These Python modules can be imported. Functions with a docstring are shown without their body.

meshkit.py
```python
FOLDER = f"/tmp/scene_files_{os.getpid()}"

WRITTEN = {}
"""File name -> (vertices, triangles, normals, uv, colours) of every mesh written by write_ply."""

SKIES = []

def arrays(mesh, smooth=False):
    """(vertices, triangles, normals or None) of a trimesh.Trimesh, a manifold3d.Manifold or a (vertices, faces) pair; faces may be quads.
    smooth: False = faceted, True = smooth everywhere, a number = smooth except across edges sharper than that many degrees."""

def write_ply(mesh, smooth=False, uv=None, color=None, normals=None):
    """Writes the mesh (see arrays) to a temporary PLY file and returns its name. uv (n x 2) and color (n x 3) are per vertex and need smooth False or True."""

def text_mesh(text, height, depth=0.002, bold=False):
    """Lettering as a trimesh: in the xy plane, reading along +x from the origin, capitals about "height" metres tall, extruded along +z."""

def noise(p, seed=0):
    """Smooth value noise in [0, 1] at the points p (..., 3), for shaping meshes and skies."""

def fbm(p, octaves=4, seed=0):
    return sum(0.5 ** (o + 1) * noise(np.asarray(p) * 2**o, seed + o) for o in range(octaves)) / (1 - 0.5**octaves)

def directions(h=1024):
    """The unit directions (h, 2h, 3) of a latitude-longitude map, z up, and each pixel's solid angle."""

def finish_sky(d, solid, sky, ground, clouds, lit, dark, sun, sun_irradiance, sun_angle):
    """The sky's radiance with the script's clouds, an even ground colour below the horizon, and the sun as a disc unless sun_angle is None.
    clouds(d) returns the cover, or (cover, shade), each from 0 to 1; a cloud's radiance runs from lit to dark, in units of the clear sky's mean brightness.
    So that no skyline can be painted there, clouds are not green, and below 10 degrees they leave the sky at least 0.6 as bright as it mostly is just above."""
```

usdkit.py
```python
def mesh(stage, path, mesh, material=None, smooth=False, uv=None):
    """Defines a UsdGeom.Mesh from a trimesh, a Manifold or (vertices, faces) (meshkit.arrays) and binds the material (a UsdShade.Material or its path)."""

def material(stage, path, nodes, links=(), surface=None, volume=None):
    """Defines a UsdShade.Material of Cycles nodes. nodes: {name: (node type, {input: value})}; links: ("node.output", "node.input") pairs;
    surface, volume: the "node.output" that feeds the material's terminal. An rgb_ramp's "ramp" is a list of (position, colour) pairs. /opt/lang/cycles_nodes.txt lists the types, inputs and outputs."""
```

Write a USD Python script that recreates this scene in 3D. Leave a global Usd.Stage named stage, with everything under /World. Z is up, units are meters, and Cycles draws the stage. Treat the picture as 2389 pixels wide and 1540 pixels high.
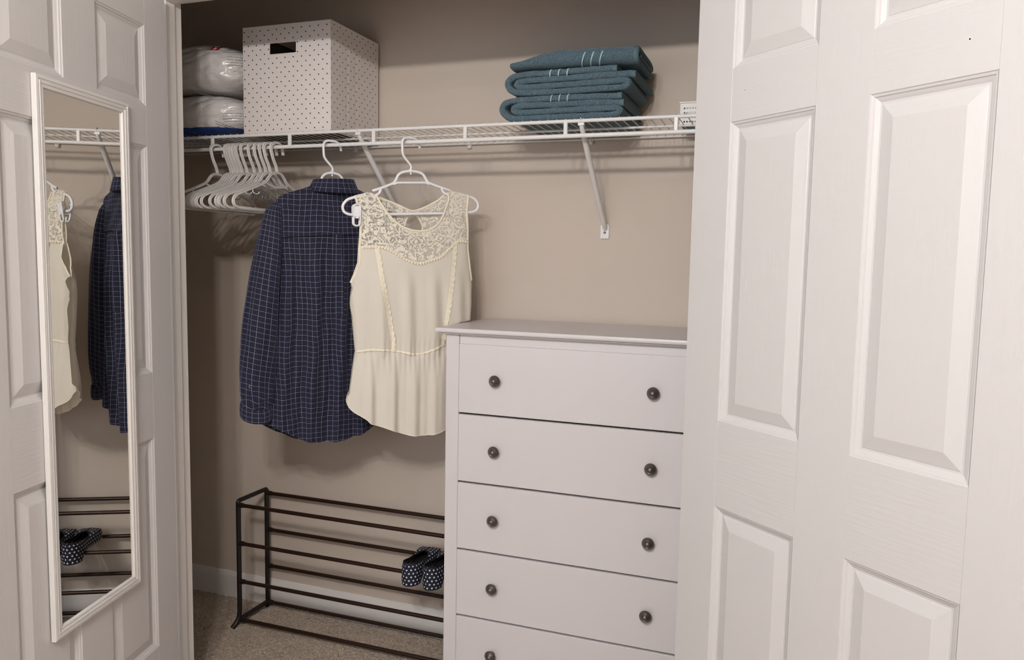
import math, random
import numpy as np, trimesh, shapely, usdkit
import manifold3d as m3
from shapely.geometry import Polygon, LineString, Point
from scipy.interpolate import CubicSpline, interp1d
from scipy.spatial import Delaunay
from meshkit import fbm, noise, text_mesh
from pxr import Usd, UsdGeom, UsdLux, UsdShade, Gf, Sdf

stage = Usd.Stage.CreateInMemory()
UsdGeom.SetStageUpAxis(stage, UsdGeom.Tokens.z)
UsdGeom.SetStageMetersPerUnit(stage, 1.0)
UsdGeom.Xform.Define(stage, '/World')
UsdGeom.Scope.Define(stage, '/World/Looks')
PI = math.pi

# ------------------------------------------------------------------ camera
cam = UsdGeom.Camera.Define(stage, '/World/camera')
YAW, PITCH, ROLL, FPX = -0.3493, -0.0916, 0.0182, 1813.8
CAM = np.array([1.8448, -2.125, 1.3636])
cy, sy, cp, sp = math.cos(YAW), math.sin(YAW), math.cos(PITCH), math.sin(PITCH)
_f = np.array([sy*cp, cy*cp, sp]); _r = np.array([cy, -sy, 0]); _u = np.cross(_r, _f)
cr, sr = math.cos(ROLL), math.sin(ROLL)
_r, _u = cr*_r + sr*_u, -sr*_r + cr*_u
mat = Gf.Matrix4d(*_r, 0, *_u, 0, *(-_f), 0, *CAM, 1)
cam.AddTransformOp().Set(mat)
cam.CreateHorizontalApertureAttr(36.0); cam.CreateVerticalApertureAttr(36.0*1540/2389)
cam.CreateFocalLengthAttr(FPX*36/2389)
cam.CreateClippingRangeAttr(Gf.Vec2f(0.05, 100))
cam.CreateExposureAttr(1.97)

# ------------------------------------------------------------------ lights
# four warm bulbs of the bedroom's ceiling light kit, behind and above the camera
BULB, BULBCOL = 192.0, (1.0, 0.96, 0.935)
for i, (x, y, z) in enumerate([(1.28, -2.50, 2.20), (1.50, -2.33, 2.20), (1.72, -2.53, 2.20), (1.48, -2.70, 2.20)]):
    L = UsdLux.SphereLight.Define(stage, f'/World/ceiling_bulb_{i+1:03d}')
    L.CreateRadiusAttr(0.03); L.CreateIntensityAttr(BULB); L.CreateColorAttr(Gf.Vec3f(*BULBCOL))
    L.AddTranslateOp().Set((x, y, z))
# overcast daylight through the bedroom window in the rear wall
WIN = (-0.35, 1.25, 0.85, 2.10)                          # x0, x1, z0, z1
L = UsdLux.RectLight.Define(stage, '/World/window_daylight')
L.CreateWidthAttr(WIN[1]-WIN[0]); L.CreateHeightAttr(WIN[3]-WIN[2])
L.CreateIntensityAttr(0.85); L.CreateColorAttr(Gf.Vec3f(0.70, 0.83, 1.0))
L.AddTranslateOp().Set(((WIN[0]+WIN[1])/2, -4.09, (WIN[2]+WIN[3])/2)); L.AddRotateXYZOp().Set((90, 0, 0))
DOME = UsdLux.DomeLight.Define(stage, '/World/sky')
DOME.CreateIntensityAttr(0.02); DOME.CreateColorAttr(Gf.Vec3f(0.8, 0.9, 1.0))

# ------------------------------------------------------------------ materials
def lin(r, g, b):
    return tuple(((c/255+0.055)/1.055)**2.4 if c > 10 else c/255/12.92 for c in (r, g, b))
def M(name, col, rough=0.5, bump=None, **kw):
    """bump: (vector scale xyz, noise detail, strength, distance)"""
    nodes = {'p': ('principled_bsdf', dict(base_color=col, roughness=rough, **kw))}
    links = []
    if bump:
        sc, det, st, di = bump
        nodes.update(g=('geometry', {}), m=('mapping', {'scale': sc}), n=('noise_texture', {'scale': 1.0, 'detail': det, 'roughness': .6}),
                     b=('bump', {'strength': st, 'distance': di}))
        links += [('g.position', 'm.vector'), ('m.vector', 'n.vector'), ('n.fac', 'b.height'), ('b.normal', 'p.normal')]
    return usdkit.material(stage, '/World/Looks/'+name, nodes, links, surface='p.BSDF')

MT = {}
MT['wall'] = M('wall_paint', lin(208, 194, 180), .75, ((160, 160, 160), 3, .12, .002))
MT['roomwall'] = M('room_wall_paint', lin(176, 170, 160), .8)
MT['roomwall2'] = M('pale_wall_paint', lin(208, 205, 201), .8)
MT['ceiling'] = M('ceiling_paint', lin(200, 199, 198), .9)
MT['trim'] = M('trim_paint', lin(226, 221, 216), .38, ((30, 30, 30), 2, .03, .002))
MT['door_v'] = M('door_paint_upright_grain', lin(208, 204, 202), .5, ((150, 150, 7), 4, .30, .0012))
MT['door_h'] = M('door_paint_level_grain', lin(208, 204, 202), .5, ((9, 9, 190), 4, .38, .0012))
MT['dresser'] = M('dresser_lacquer', lin(216, 210, 210), .33, ((40, 40, 40), 2, .02, .002))
MT['gap'] = M('drawer_gap', lin(60, 52, 48), .8)
MT['wire'] = M('shelf_vinyl', lin(232, 229, 226), .35)
MT['hanger'] = M('hanger_plastic', lin(226, 222, 218), .35)
MT['hanger2'] = M('glossy_hanger_plastic', lin(240, 238, 240), .28)
MT['bronze'] = M('rack_bronze', lin(54, 35, 27), .38, metallic=.35)
MT['black'] = M('rack_plastic', lin(24, 20, 19), .5)
MT['knob'] = M('knob_pewter', lin(116, 108, 105), .36, metallic=.8)
MT['steel'] = M('screw_steel', lin(120, 120, 122), .35, metallic=1.0)
MT['mirror'] = M('mirror_silver', (.80, .79, .76), .0, metallic=1.0)
MT['frame'] = M('mirror_frame_paint', lin(222, 218, 214), .4)
MT['carpet'] = usdkit.material(stage, '/World/Looks/carpet', {
    'g': ('geometry', {}), 'n': ('noise_texture', {'scale': 330.0, 'detail': 2.0}), 'n2': ('noise_texture', {'scale': 9.0, 'detail': 3.0}),
    'r': ('rgb_ramp', {'ramp': [(.3, lin(138, 119, 101)), (.5, lin(188, 168, 148)), (.7, lin(222, 206, 188))]}),
    'x': ('mix', {'mix_type': 'multiply', 'fac': .25}), 'b': ('bump', {'strength': .6, 'distance': .004}),
    'p': ('principled_bsdf', {'roughness': .95, 'sheen_weight': .2})},
    [('g.position', 'n.vector'), ('g.position', 'n2.vector'), ('n.fac', 'r.fac'), ('r.color', 'x.color1'), ('n2.fac', 'x.color2'),
     ('x.color', 'p.base_color'), ('n.fac', 'b.height'), ('b.normal', 'p.normal')], surface='p.BSDF')
MT['terry'] = usdkit.material(stage, '/World/Looks/terry', {
    'g': ('geometry', {}), 'n': ('noise_texture', {'scale': 520.0, 'detail': 2.0}),
    'r': ('rgb_ramp', {'ramp': [(.3, lin(56, 75, 86)), (.5, lin(84, 106, 117)), (.7, lin(116, 140, 150))]}),
    'b': ('bump', {'strength': .8, 'distance': .003}), 'p': ('principled_bsdf', {'roughness': .95, 'sheen_weight': .25, 'sheen_tint': (.7, .85, .9)})},
    [('g.position', 'n.vector'), ('n.fac', 'r.fac'), ('r.color', 'p.base_color'), ('n.fac', 'b.height'), ('b.normal', 'p.normal')], surface='p.BSDF')
MT['hem'] = M('towel_hem', lin(92, 114, 122), .85, ((500, 500, 500), 1, .3, .001))
MT['stripe'] = M('towel_stripe', lin(178, 208, 208), .8, ((600, 600, 600), 1, .3, .001))
MT['teal'] = M('teal_liner', lin(92, 150, 160), .8)
MT['plastic'] = M('basket_plastic', lin(226, 222, 218), .4)
MT['pillow'] = M('pillow_plastic', lin(214, 210, 208), .22, ((26, 26, 26), 4, .45, .012), coat_weight=.6, coat_roughness=.08)
MT['red'] = M('label_red', lin(186, 32, 36), .4)
MT['print'] = M('label_print', lin(54, 50, 50), .5)
MT['white'] = M('label_white', lin(235, 232, 228), .5)
MT['blue'] = M('package_blue', lin(28, 66, 140), .3)
MT['boxinside'] = M('box_lining', lin(84, 76, 70), .8)
MT['sole'] = M('shoe_sole', lin(30, 28, 30), .7)
MT['insole'] = M('shoe_lining', lin(22, 20, 22), .8)
MT['cream'] = M('cream_binding', lin(238, 228, 206), .7)
MT['navy'] = M('navy_seam', lin(16, 17, 34), .9)
MT['button'] = M('button_plastic', lin(120, 116, 128), .3)
MT['hole'] = M('screw_hole', lin(60, 50, 44), .9)

def dots_material(name, base, dot, px, py, rad, rough=.7):
    """polka dots on a staggered lattice in the part's own uv, metres"""
    N, K = {'t': ('texture_coordinate', {}), 's': ('separate_xyz', {}), 'p': ('principled_bsdf', {'roughness': rough}),
            'mx': ('mix', {'color1': base, 'color2': dot})}, [('t.UV', 's.vector')]
    def mth(k, typ, a, b=None, v2=None):
        N[k] = ('math', {'math_type': typ, **({'value2': v2} if v2 is not None else {})})
        K.append((a, k+'.value1'))
        if b: K.append((b, k+'.value2'))
        return k+'.value'
    ds = []
    for o in (0.0, .5):
        c = []
        for ax, pit in (('x', px), ('y', py)):
            k = f'{ax}{int(o*2)}'
            v = mth(k+'d', 'divide', 's.'+ax, v2=pit); v = mth(k+'o', 'add', v, v2=o); v = mth(k+'f', 'fraction', v)
            v = mth(k+'c', 'subtract', v, v2=.5); v = mth(k+'m', 'multiply', v, v2=pit); c.append(mth(k+'q', 'multiply', v, v))
        ds.append(mth(f'r{int(o*2)}', 'add', c[0], c[1]))
    v = mth('mn', 'minimum', ds[0], ds[1]); v = mth('lt', 'less_than', v, v2=rad*rad)
    K += [(v, 'mx.fac'), ('mx.color', 'p.base_color')]
    return usdkit.material(stage, '/World/Looks/'+name, N, K, surface='p.BSDF')
MT['dotbox'] = dots_material('dotted_box_cloth', lin(228, 220, 216), lin(40, 36, 38), .0312, .0297, .0021)
MT['dotshoe'] = dots_material('dotted_shoe_cloth', lin(24, 28, 46), lin(222, 222, 226), .0145, .0236, .0029)

def check_material(name, pitch=.0165):
    N = {'t': ('texture_coordinate', {}), 's': ('separate_xyz', {}), 'n': ('noise_texture', {'scale': 900.0, 'detail': 1.0}),
         'p': ('principled_bsdf', {'roughness': .85, 'sheen_weight': .15, 'sheen_tint': (.5, .6, 1.0)}),
         'a': ('mix', {'color1': lin(18, 17, 34), 'color2': lin(42, 48, 88)}), 'b': ('mix', {'color2': lin(160, 164, 194)}),
         'bp': ('bump', {'strength': .25, 'distance': .0006})}
    K = [('t.UV', 's.vector'), ('t.UV', 'n.vector'), ('n.fac', 'bp.height'), ('bp.normal', 'p.normal')]
    def mth(k, typ, a, b=None, v2=None):
        N[k] = ('math', {'math_type': typ, **({'value2': v2} if v2 is not None else {})})
        K.append((a, k+'.value1'))
        if b: K.append((b, k+'.value2'))
        return k+'.value'
    res = {}
    for lab, per, off, w in (('w', pitch, .0, .050), ('f', pitch/3, .0, .15)):
        o = []
        for ax in 'xy':
            v = mth(lab+ax+'d', 'divide', 's.'+ax, v2=per); v = mth(lab+ax+'f', 'fraction', v); v = mth(lab+ax+'l', 'less_than', v, v2=w); o.append(v)
        res[lab] = mth(lab+'m', 'maximum', o[0], o[1])
    v = mth('fs', 'multiply', res['f'], v2=.5); K.append((v, 'a.fac'))
    v = mth('ws', 'multiply', res['w'], v2=.70); K.append((v, 'b.fac'))
    K += [('a.color', 'b.color1'), ('b.color', 'p.base_color')]
    return usdkit.material(stage, '/World/Looks/'+name, N, K, surface='p.BSDF')
MT['check'] = check_material('navy_check_cotton')

def sheer(name, col, trans=.25, rough=.8):
    return usdkit.material(stage, '/World/Looks/'+name, {
        'p': ('principled_bsdf', {'base_color': col, 'roughness': rough, 'sheen_weight': .2}), 't': ('translucent_bsdf', {'color': col}),
        'm': ('mix_closure', {'fac': trans})}, [('p.BSDF', 'm.closure1'), ('t.BSDF', 'm.closure2')], surface='m.closure')
MT['chiffon'] = sheer('cream_chiffon', lin(242, 235, 222), .28)
MT['lace'] = usdkit.material(stage, '/World/Looks/cream_lace', {
    'c': ('texture_coordinate', {}), 'w': ('noise_texture', {'scale': 60.0, 'detail': 2.0}), 'sc': ('vector_math', {'math_type': 'scale', 'scale': .03}),
    'ad': ('vector_math', {'math_type': 'add'}),
    'v': ('voronoi_texture', {'scale': 34.0, 'feature': 'f1'}), 'sn': ('math', {'math_type': 'multiply', 'value2': 19.0}), 'si': ('math', {'math_type': 'sine'}),
    'v2': ('voronoi_texture', {'scale': 330.0, 'feature': 'distance_to_edge'}), 'l2': ('math', {'math_type': 'less_than', 'value2': .055}),
    'g1': ('math', {'math_type': 'greater_than', 'value2': .15}), 'mx': ('math', {'math_type': 'maximum'}),
    'sm': ('math', {'math_type': 'multiply_add', 'value2': .82, 'value3': .10}),
    'd': ('principled_bsdf', {'base_color': lin(238, 230, 214), 'roughness': .8}), 'tr': ('transparent_bsdf', {'color': (1, 1, 1)}), 'm': ('mix_closure', {})},
    [('c.UV', 'w.vector'), ('w.color', 'sc.vector1'), ('c.UV', 'ad.vector1'), ('sc.vector', 'ad.vector2'), ('ad.vector', 'v.vector'), ('v.distance', 'sn.value1'),
     ('sn.value', 'si.value1'), ('c.UV', 'v2.vector'), ('v2.distance', 'l2.value1'), ('si.value', 'g1.value1'), ('g1.value', 'mx.value1'), ('l2.value', 'mx.value2'),
     ('mx.value', 'sm.value1'), ('sm.value', 'm.fac'), ('tr.BSDF', 'm.closure1'), ('d.BSDF', 'm.closure2')], surface='m.closure')

# ------------------------------------------------------------------ scene helpers
USED = {}
def numbered(path):
    n = USED.get(path, 0); USED[path] = n+1
    return path if n == 0 else f'{path}_{n:03d}'
def tag(prim, label=None, cat=None, group=None, kind=None):
    for k, v in (('label', label), ('category', cat), ('group', group), ('kind', kind)):
        if v: prim.SetCustomDataByKey(k, v)
    return prim
def thing(name, label=None, cat=None, loc=(0, 0, 0), rotz=0, group=None, kind=None):
    x = UsdGeom.Xform.Define(stage, numbered('/World/'+name))
    x.AddTranslateOp().Set(tuple(map(float, loc))); x.AddRotateZOp().Set(float(rotz))
    return tag(x.GetPrim(), label, cat, group, kind)
def part(parent, name, mesh, mt, smooth=30, uv=None, label=None, kind=None):
    p = numbered(str(parent.GetPath())+'/'+name)
    m = usdkit.mesh(stage, p, mesh, MT[mt] if isinstance(mt, str) else mt, smooth, uv)
    return tag(m.GetPrim(), label, kind=kind)
def struct(name, mesh, mt, label, smooth=30):
    m = usdkit.mesh(stage, numbered('/World/'+name), mesh, MT[mt], smooth)
    return tag(m.GetPrim(), label, kind='structure')
def dup(root, loc, rotz, label, group=None):
    was = root.GetCustomData()
    r = thing(root.GetName(), label, was['category'], loc, rotz, group or was.get('group'))
    r.GetReferences().AddInternalReference(root.GetPath()); r.SetInstanceable(True)
    return r

# ------------------------------------------------------------------ mesh helpers
cat = trimesh.util.concatenate
def box(x0, x1, y0, y1, z0, z1):
    b = trimesh.creation.box(extents=(x1-x0, y1-y0, z1-z0)); b.apply_translation(((x0+x1)/2, (y0+y1)/2, (z0+z1)/2)); return b
def cbox(x0, x1, y0, y1, z0, z1, b=.002):
    P = []
    for i in (0, 1):
        for j in (0, 1):
            for k in (0, 1):
                c = np.array([(x0, x1)[i], (y0, y1)[j], (z0, z1)[k]], float); s = np.array([1-2*i, 1-2*j, 1-2*k])*b
                for a in range(3):
                    q = c+s; q[a] = c[a]; P.append(q)
    return trimesh.convex.convex_hull(np.array(P))
def grid(P, wrap=False, caps=False):
    """P (n, m, 3): quads between rows; wrap closes the second index"""
    n, m = P.shape[:2]; V = P.reshape(-1, 3); F = []
    I = np.arange(n*m).reshape(n, m)
    A = I[:-1]; B = I[1:]
    if wrap: A2, B2 = np.roll(A, -1, 1), np.roll(B, -1, 1)
    else: A, A2, B, B2 = A[:, :-1], A[:, 1:], B[:, :-1], B[:, 1:]
    F = np.vstack([np.stack([A, A2, B2], -1).reshape(-1, 3), np.stack([A, B2, B], -1).reshape(-1, 3)])
    if caps:
        V = np.vstack([V, P[0].mean(0), P[-1].mean(0)]); c0, c1 = n*m, n*m+1
        r0, r1 = I[0], I[-1]
        F = np.vstack([F, np.stack([np.roll(r0, -1), r0, np.full(m, c0)], -1), np.stack([r1, np.roll(r1, -1), np.full(m, c1)], -1)])
    return trimesh.Trimesh(V, F, process=False)
def circ(r, n=10, ry=None):
    a = np.arange(n)*2*PI/n; return np.stack([r*np.cos(a), (ry or r)*np.sin(a)], 1)
def sweep(P, prof, b=None, closed=False):
    """profile (n, 2) along path P; b: constant side direction for profile's y (planar paths), else parallel transport"""
    P = np.asarray(P, float)
    if closed: T = np.roll(P, -1, 0)-np.roll(P, 1, 0)
    else: T = np.gradient(P, axis=0)
    T /= np.linalg.norm(T, axis=1, keepdims=True)
    R = []
    if b is None:
        n = np.cross(T[0], [0, 0, 1.0]); n = n if np.linalg.norm(n) > .1 else np.cross(T[0], [1.0, 0, 0])
    for i, t in enumerate(T):
        if b is not None: bb = np.asarray(b, float); n = np.cross(bb, t); n /= np.linalg.norm(n)
        else: n = n-t*(n@t); n /= np.linalg.norm(n); bb = np.cross(t, n)
        pr = prof[i] if np.ndim(prof) == 3 else prof
        R.append(P[i]+pr[:, :1]*n+pr[:, 1:]*bb)
    R = np.array(R)
    if closed: R = np.concatenate([R, R[:1]])
    m = grid(R, wrap=True, caps=not closed)
    if m.volume < 0: m.invert()
    return m
def tube(P, r, n=10, b=None, closed=False): return sweep(P, circ(r, n), b, closed)
def rod(a, b, r, n=14):
    return trimesh.creation.cylinder(radius=r, sections=n, segment=(a, b))
def spline(pts, n=40, closed=False):
    p = np.asarray(pts, float)
    if closed: p = np.vstack([p, p[:1]])
    d = np.r_[0, np.cumsum(np.linalg.norm(np.diff(p, axis=0), axis=1)**.5)]
    cs = CubicSpline(d, p, bc_type='periodic' if closed else 'natural'); t = np.linspace(0, d[-1], n, endpoint=not closed)
    return cs(t)
def fillet(pts, r, n=6):
    """polyline with rounded corners"""
    p = [np.asarray(q, float) for q in pts]; out = [p[0]]
    for a, b, c in zip(p, p[1:], p[2:]):
        u, v = a-b, c-b; lu, lv = np.linalg.norm(u), np.linalg.norm(v); rr = min(r, lu*.48, lv*.48)
        s, e = b+u/lu*rr, b+v/lv*rr
        for t in np.linspace(0, 1, n): out.append((1-t)**2*s+2*t*(1-t)*b+t*t*e)
    out.append(p[-1]); return np.array(out)
def resample(P, step):
    P = np.asarray(P, float); d = np.r_[0, np.cumsum(np.linalg.norm(np.diff(P, axis=0), axis=1))]
    n = max(2, int(d[-1]/step)+1); t = np.linspace(0, d[-1], n)
    return np.stack([np.interp(t, d, P[:, k]) for k in range(P.shape[1])], 1)
def lathe(prof, n=28, origin=(0, 0, 0), axis=(0, 0, 1)):
    m = trimesh.creation.revolve(np.asarray(prof, float), sections=n)
    m.apply_transform(trimesh.geometry.align_vectors((0, 0, 1), axis)); m.apply_translation(origin); return m
def extrude(poly, h):
    gs = getattr(poly, 'geoms', [poly]); return cat([trimesh.creation.extrude_polygon(g, h, engine='earcut') for g in gs])
def sheet(poly, step, fn):
    """triangulated cloth: polygon in (s, t); fn(s, t) -> depth w.  Returns (s, t, w) vertices, faces, uv"""
    B = np.vstack([resample(np.array(r.coords), step)[:-1] for r in [poly.exterior, *poly.interiors]])
    x0, y0, x1, y1 = poly.bounds
    g = np.stack(np.meshgrid(np.arange(x0, x1, step), np.arange(y0, y1, step)), -1); g[1::2, :, 0] += step/2; g = g.reshape(-1, 2)
    inn = shapely.contains_xy(poly.buffer(-step*.45), g[:, 0], g[:, 1])
    V = np.vstack([B, g[inn]]); T = Delaunay(V).simplices; c = V[T].mean(1)
    T = T[shapely.contains_xy(poly.buffer(1e-6), c[:, 0], c[:, 1])]
    a = V[T]; ar = np.cross(a[:, 1]-a[:, 0], a[:, 2]-a[:, 0]); T[ar < 0] = T[ar < 0][:, ::-1]; T = T[np.abs(ar) > 1e-10]
    return np.column_stack([V, fn(V[:, 0], V[:, 1])]), T, V
def sm(a, b, x):
    t = np.clip((np.asarray(x, float)-a)/(b-a), 0, 1); return t*t*(3-2*t)

# ------------------------------------------------------------------ the room
XL, XR, YB, YF, YO = -0.75, 2.15, 0.315, -0.30, -0.415     # closet interior and the wall in front of it
JL, JR, HZ = 0.158, 1.657, 2.069                            # opening
RX0, RX1, RY = -1.9, 3.2, -4.1; CZ = 2.44
struct('floor', box(RX0-.1, RX1+.1, RY-.1, YB+.1, -.12, -.004), 'carpet', 'beige cut-pile carpet on the closet and bedroom floor')
struct('ceiling', box(RX0-.1, RX1+.1, RY-.1, YB+.1, CZ, CZ+.1), 'ceiling', 'white ceiling over the closet and bedroom')
struct('wall_back', box(XL-.1, XR+.1, YB, YB+.1, 0, CZ), 'wall', 'beige painted rear wall of the closet')
struct('wall_left', box(XL-.1, XL, YF, YB, 0, CZ), 'wall', 'beige painted left end wall of the closet')
struct('wall_right', box(XR, XR+.1, YF, YB, 0, CZ), 'wall', 'beige painted right end wall of the closet')
struct('wall_front_left', box(RX0, JL-.018, YO, YF, 0, CZ), 'wall', 'wall left of the closet opening behind the open left door')
struct('wall_front_right', box(JR+.018, RX1, YO, YF, 0, CZ), 'wall', 'wall right of the closet opening behind the open right door')
struct('wall_front_top', box(JL-.018, JR+.018, YO, YF, HZ+.018, CZ), 'wall', 'wall above the closet opening')
struct('wall_room_left', box(RX0-.1, RX0, RY, YO, 0, CZ), 'roomwall', 'bedroom wall to the left of the camera')
struct('wall_room_right', box(RX1, RX1+.1, RY, YO, 0, CZ), 'roomwall2', 'bedroom wall to the right of the camera')
struct('wall_room_rear', cat([box(RX0-.1, WIN[0], RY-.1, RY, 0, CZ), box(WIN[1], RX1+.1, RY-.1, RY, 0, CZ),
       box(WIN[0], WIN[1], RY-.1, RY, 0, WIN[2]), box(WIN[0], WIN[1], RY-.1, RY, WIN[3], CZ)]), 'roomwall', 'bedroom wall behind the camera with the window')
w = thing('window_1', 'white framed bedroom window behind the camera', kind='structure')
part(w, 'frame', cat([box(WIN[0]-.06, WIN[0], RY, RY+.02, WIN[2]-.06, WIN[3]+.06), box(WIN[1], WIN[1]+.06, RY, RY+.02, WIN[2]-.06, WIN[3]+.06),
     box(WIN[0], WIN[1], RY, RY+.02, WIN[3], WIN[3]+.06), box(WIN[0], WIN[1], RY, RY+.03, WIN[2]-.06, WIN[2])]), 'trim')
part(w, 'mullion', box((WIN[0]+WIN[1])/2-.02, (WIN[0]+WIN[1])/2+.02, RY-.06, RY-.02, WIN[2], WIN[3]), 'trim')
# jambs with stop strips
def jamb(x0, x1, sx):
    t = thing('trim_1' if sx > 0 else 'trim_2', 'white painted door jamb at the %s side of the closet opening' % ('left' if sx > 0 else 'right'), kind='structure')
    part(t, 'jamb_board', cbox(x0, x1, YO-.002, YF, 0, HZ+.018, .0015), 'trim')
    xs = (x1, x1+.011) if sx > 0 else (x0-.011, x0)
    part(t, 'door_stop', cbox(*xs, -.372, -.336, 0, HZ-.011, .002), 'trim')
jamb(JL-.018, JL, 1); jamb(JR, JR+.018, -1)
t = thing('trim_3', 'white painted head jamb over the closet opening', kind='structure')
part(t, 'head_board', cbox(JL, JR, YO-.002, YF, HZ, HZ+.018, .0015), 'trim')
part(t, 'door_stop', cbox(JL, JR, -.372, -.336, HZ-.011, HZ, .002), 'trim')
t = thing('trim_4', 'white casing around the bedroom side of the closet opening', kind='structure')
part(t, 'casing_leg', cbox(JL-.078, JL-.008, YO-.016, YO, 0, HZ+.07, .004), 'trim'); part(t, 'casing_leg', cbox(JR+.008, JR+.078, YO-.016, YO, 0, HZ+.07, .004), 'trim')
part(t, 'casing_head', cbox(JL-.008, JR+.008, YO-.016, YO, HZ+.008, HZ+.07, .004), 'trim')
# baseboard, moulded top edge
def baseboard(name, a, b, nx, ny, label):
    pr = [(0, .0), (.013, .0), (.013, .078), (.011, .084), (.011, .088), (.007, .097), (.004, .103), (0, .105)]
    a, b = np.array(a), np.array(b)
    R = np.array([[(p[0]+nx*d, p[1]+ny*d, z) for d, z in pr] for p in (a, b)])
    m = grid(R, wrap=True, caps=True)
    if m.volume < 0: m.invert()
    struct(name, m, 'trim', label)
baseboard('baseboard_back', (XL, YB), (XR, YB), 0, -1, 'white baseboard with moulded top along the rear closet wall')
baseboard('baseboard_left', (XL, YF), (XL, YB-.013), 1, 0, 'white baseboard on the left end wall of the closet')
# carpet pile where it can be seen
nx, ny = 420, 250
gx, gy = np.meshgrid(np.linspace(-.72, .95, nx), np.linspace(-.70, .301, ny))
rng = np.random.default_rng(5)
P = np.stack([gx, gy, 0*gx], -1)
P[..., :2] += rng.uniform(-.0012, .0012, P[..., :2].shape)
P[..., 2] = -.004+.009*rng.random(gx.shape)**1.3+.004*fbm(np.stack([gx*45, gy*45, 0*gx], -1), 3)
fl = stage.GetPrimAtPath('/World/floor')
part(fl, 'carpet_pile', grid(P), 'carpet', True, kind='stuff')

# ------------------------------------------------------------------ panelled doors
def relief(u0, u1, z0, z1, y, s):
    """moulded raised panel on the face y; s: outward direction of that face"""
    prof = [(0, 0), (.0015, .0018), (.005, .0030), (.0065, .0052), (.011, .0075), (.0135, .0092), (.017, .0095), (.0185, .0085), (.040, .0022), (.042, .0016)]
    R = []
    for i, d in prof:
        R.append([(u0+i, y-s*d, z0+i), (u1-i, y-s*d, z0+i), (u1-i, y-s*d, z1-i), (u0+i, y-s*d, z1-i)])
    m = grid(np.array(R), wrap=True)
    n = len(m.vertices); F = np.vstack([m.faces, [[n-4, n-3, n-2], [n-4, n-2, n-1]]])
    m = trimesh.Trimesh(m.vertices, F, process=False)
    if m.face_normals[-1][1]*s < 0: m.invert()
    return m
def door(name, label, loc, rotz, W, s, us, zs, ztop, zbot):
    """local x from hinge edge, local y = 0 is the visible face, whose outward direction is s"""
    d = thing(name, label, loc=loc, rotz=rotz, kind='structure')
    ya, yb = (-.035, 0) if s > 0 else (0, .035)
    lines = [zbot]+[z for p in zs for z in p]+[ztop]
    for a, b in ((0, us[0][0]), (us[0][1], us[1][0]), (us[1][1], W)):
        part(d, 'stile', cbox(a, b, ya, yb, zbot, ztop, .0004) if a not in (0,) else cbox(a, b, ya, yb, zbot, ztop, .0015), 'door_v')
    for (a, b) in us:
        for k in range(0, len(lines), 2):
            part(d, 'rail', box(a, b, ya, yb, lines[k], lines[k+1]), 'door_h')
        for (c, e) in zs:
            part(d, 'panel', cat([relief(a, b, c, e, 0, s), relief(a, b, c, e, -s*.035, -s)]), 'door_v', False)
    return d
ZS = [(.280, .866), (1.043, 1.638), (1.740, 1.944)]
DL, DLROT = (.2147, -.4226, 0), math.degrees(math.atan2(-.97, .245))
dl = door('door_1', 'white six-panel closet door swung open at the left, holding the long mirror', DL, DLROT, .717, 1,
     [(.100, .300), (.417, .612)], ZS, 2.052, .015)
dr = door('door_2', 'white six-panel closet door swung open at the right, close to the camera', (1.6306, -.45, 0), -41.05, .724, -1,
     [(.103, .305), (.413, .615)], ZS, 2.052, .015)
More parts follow.
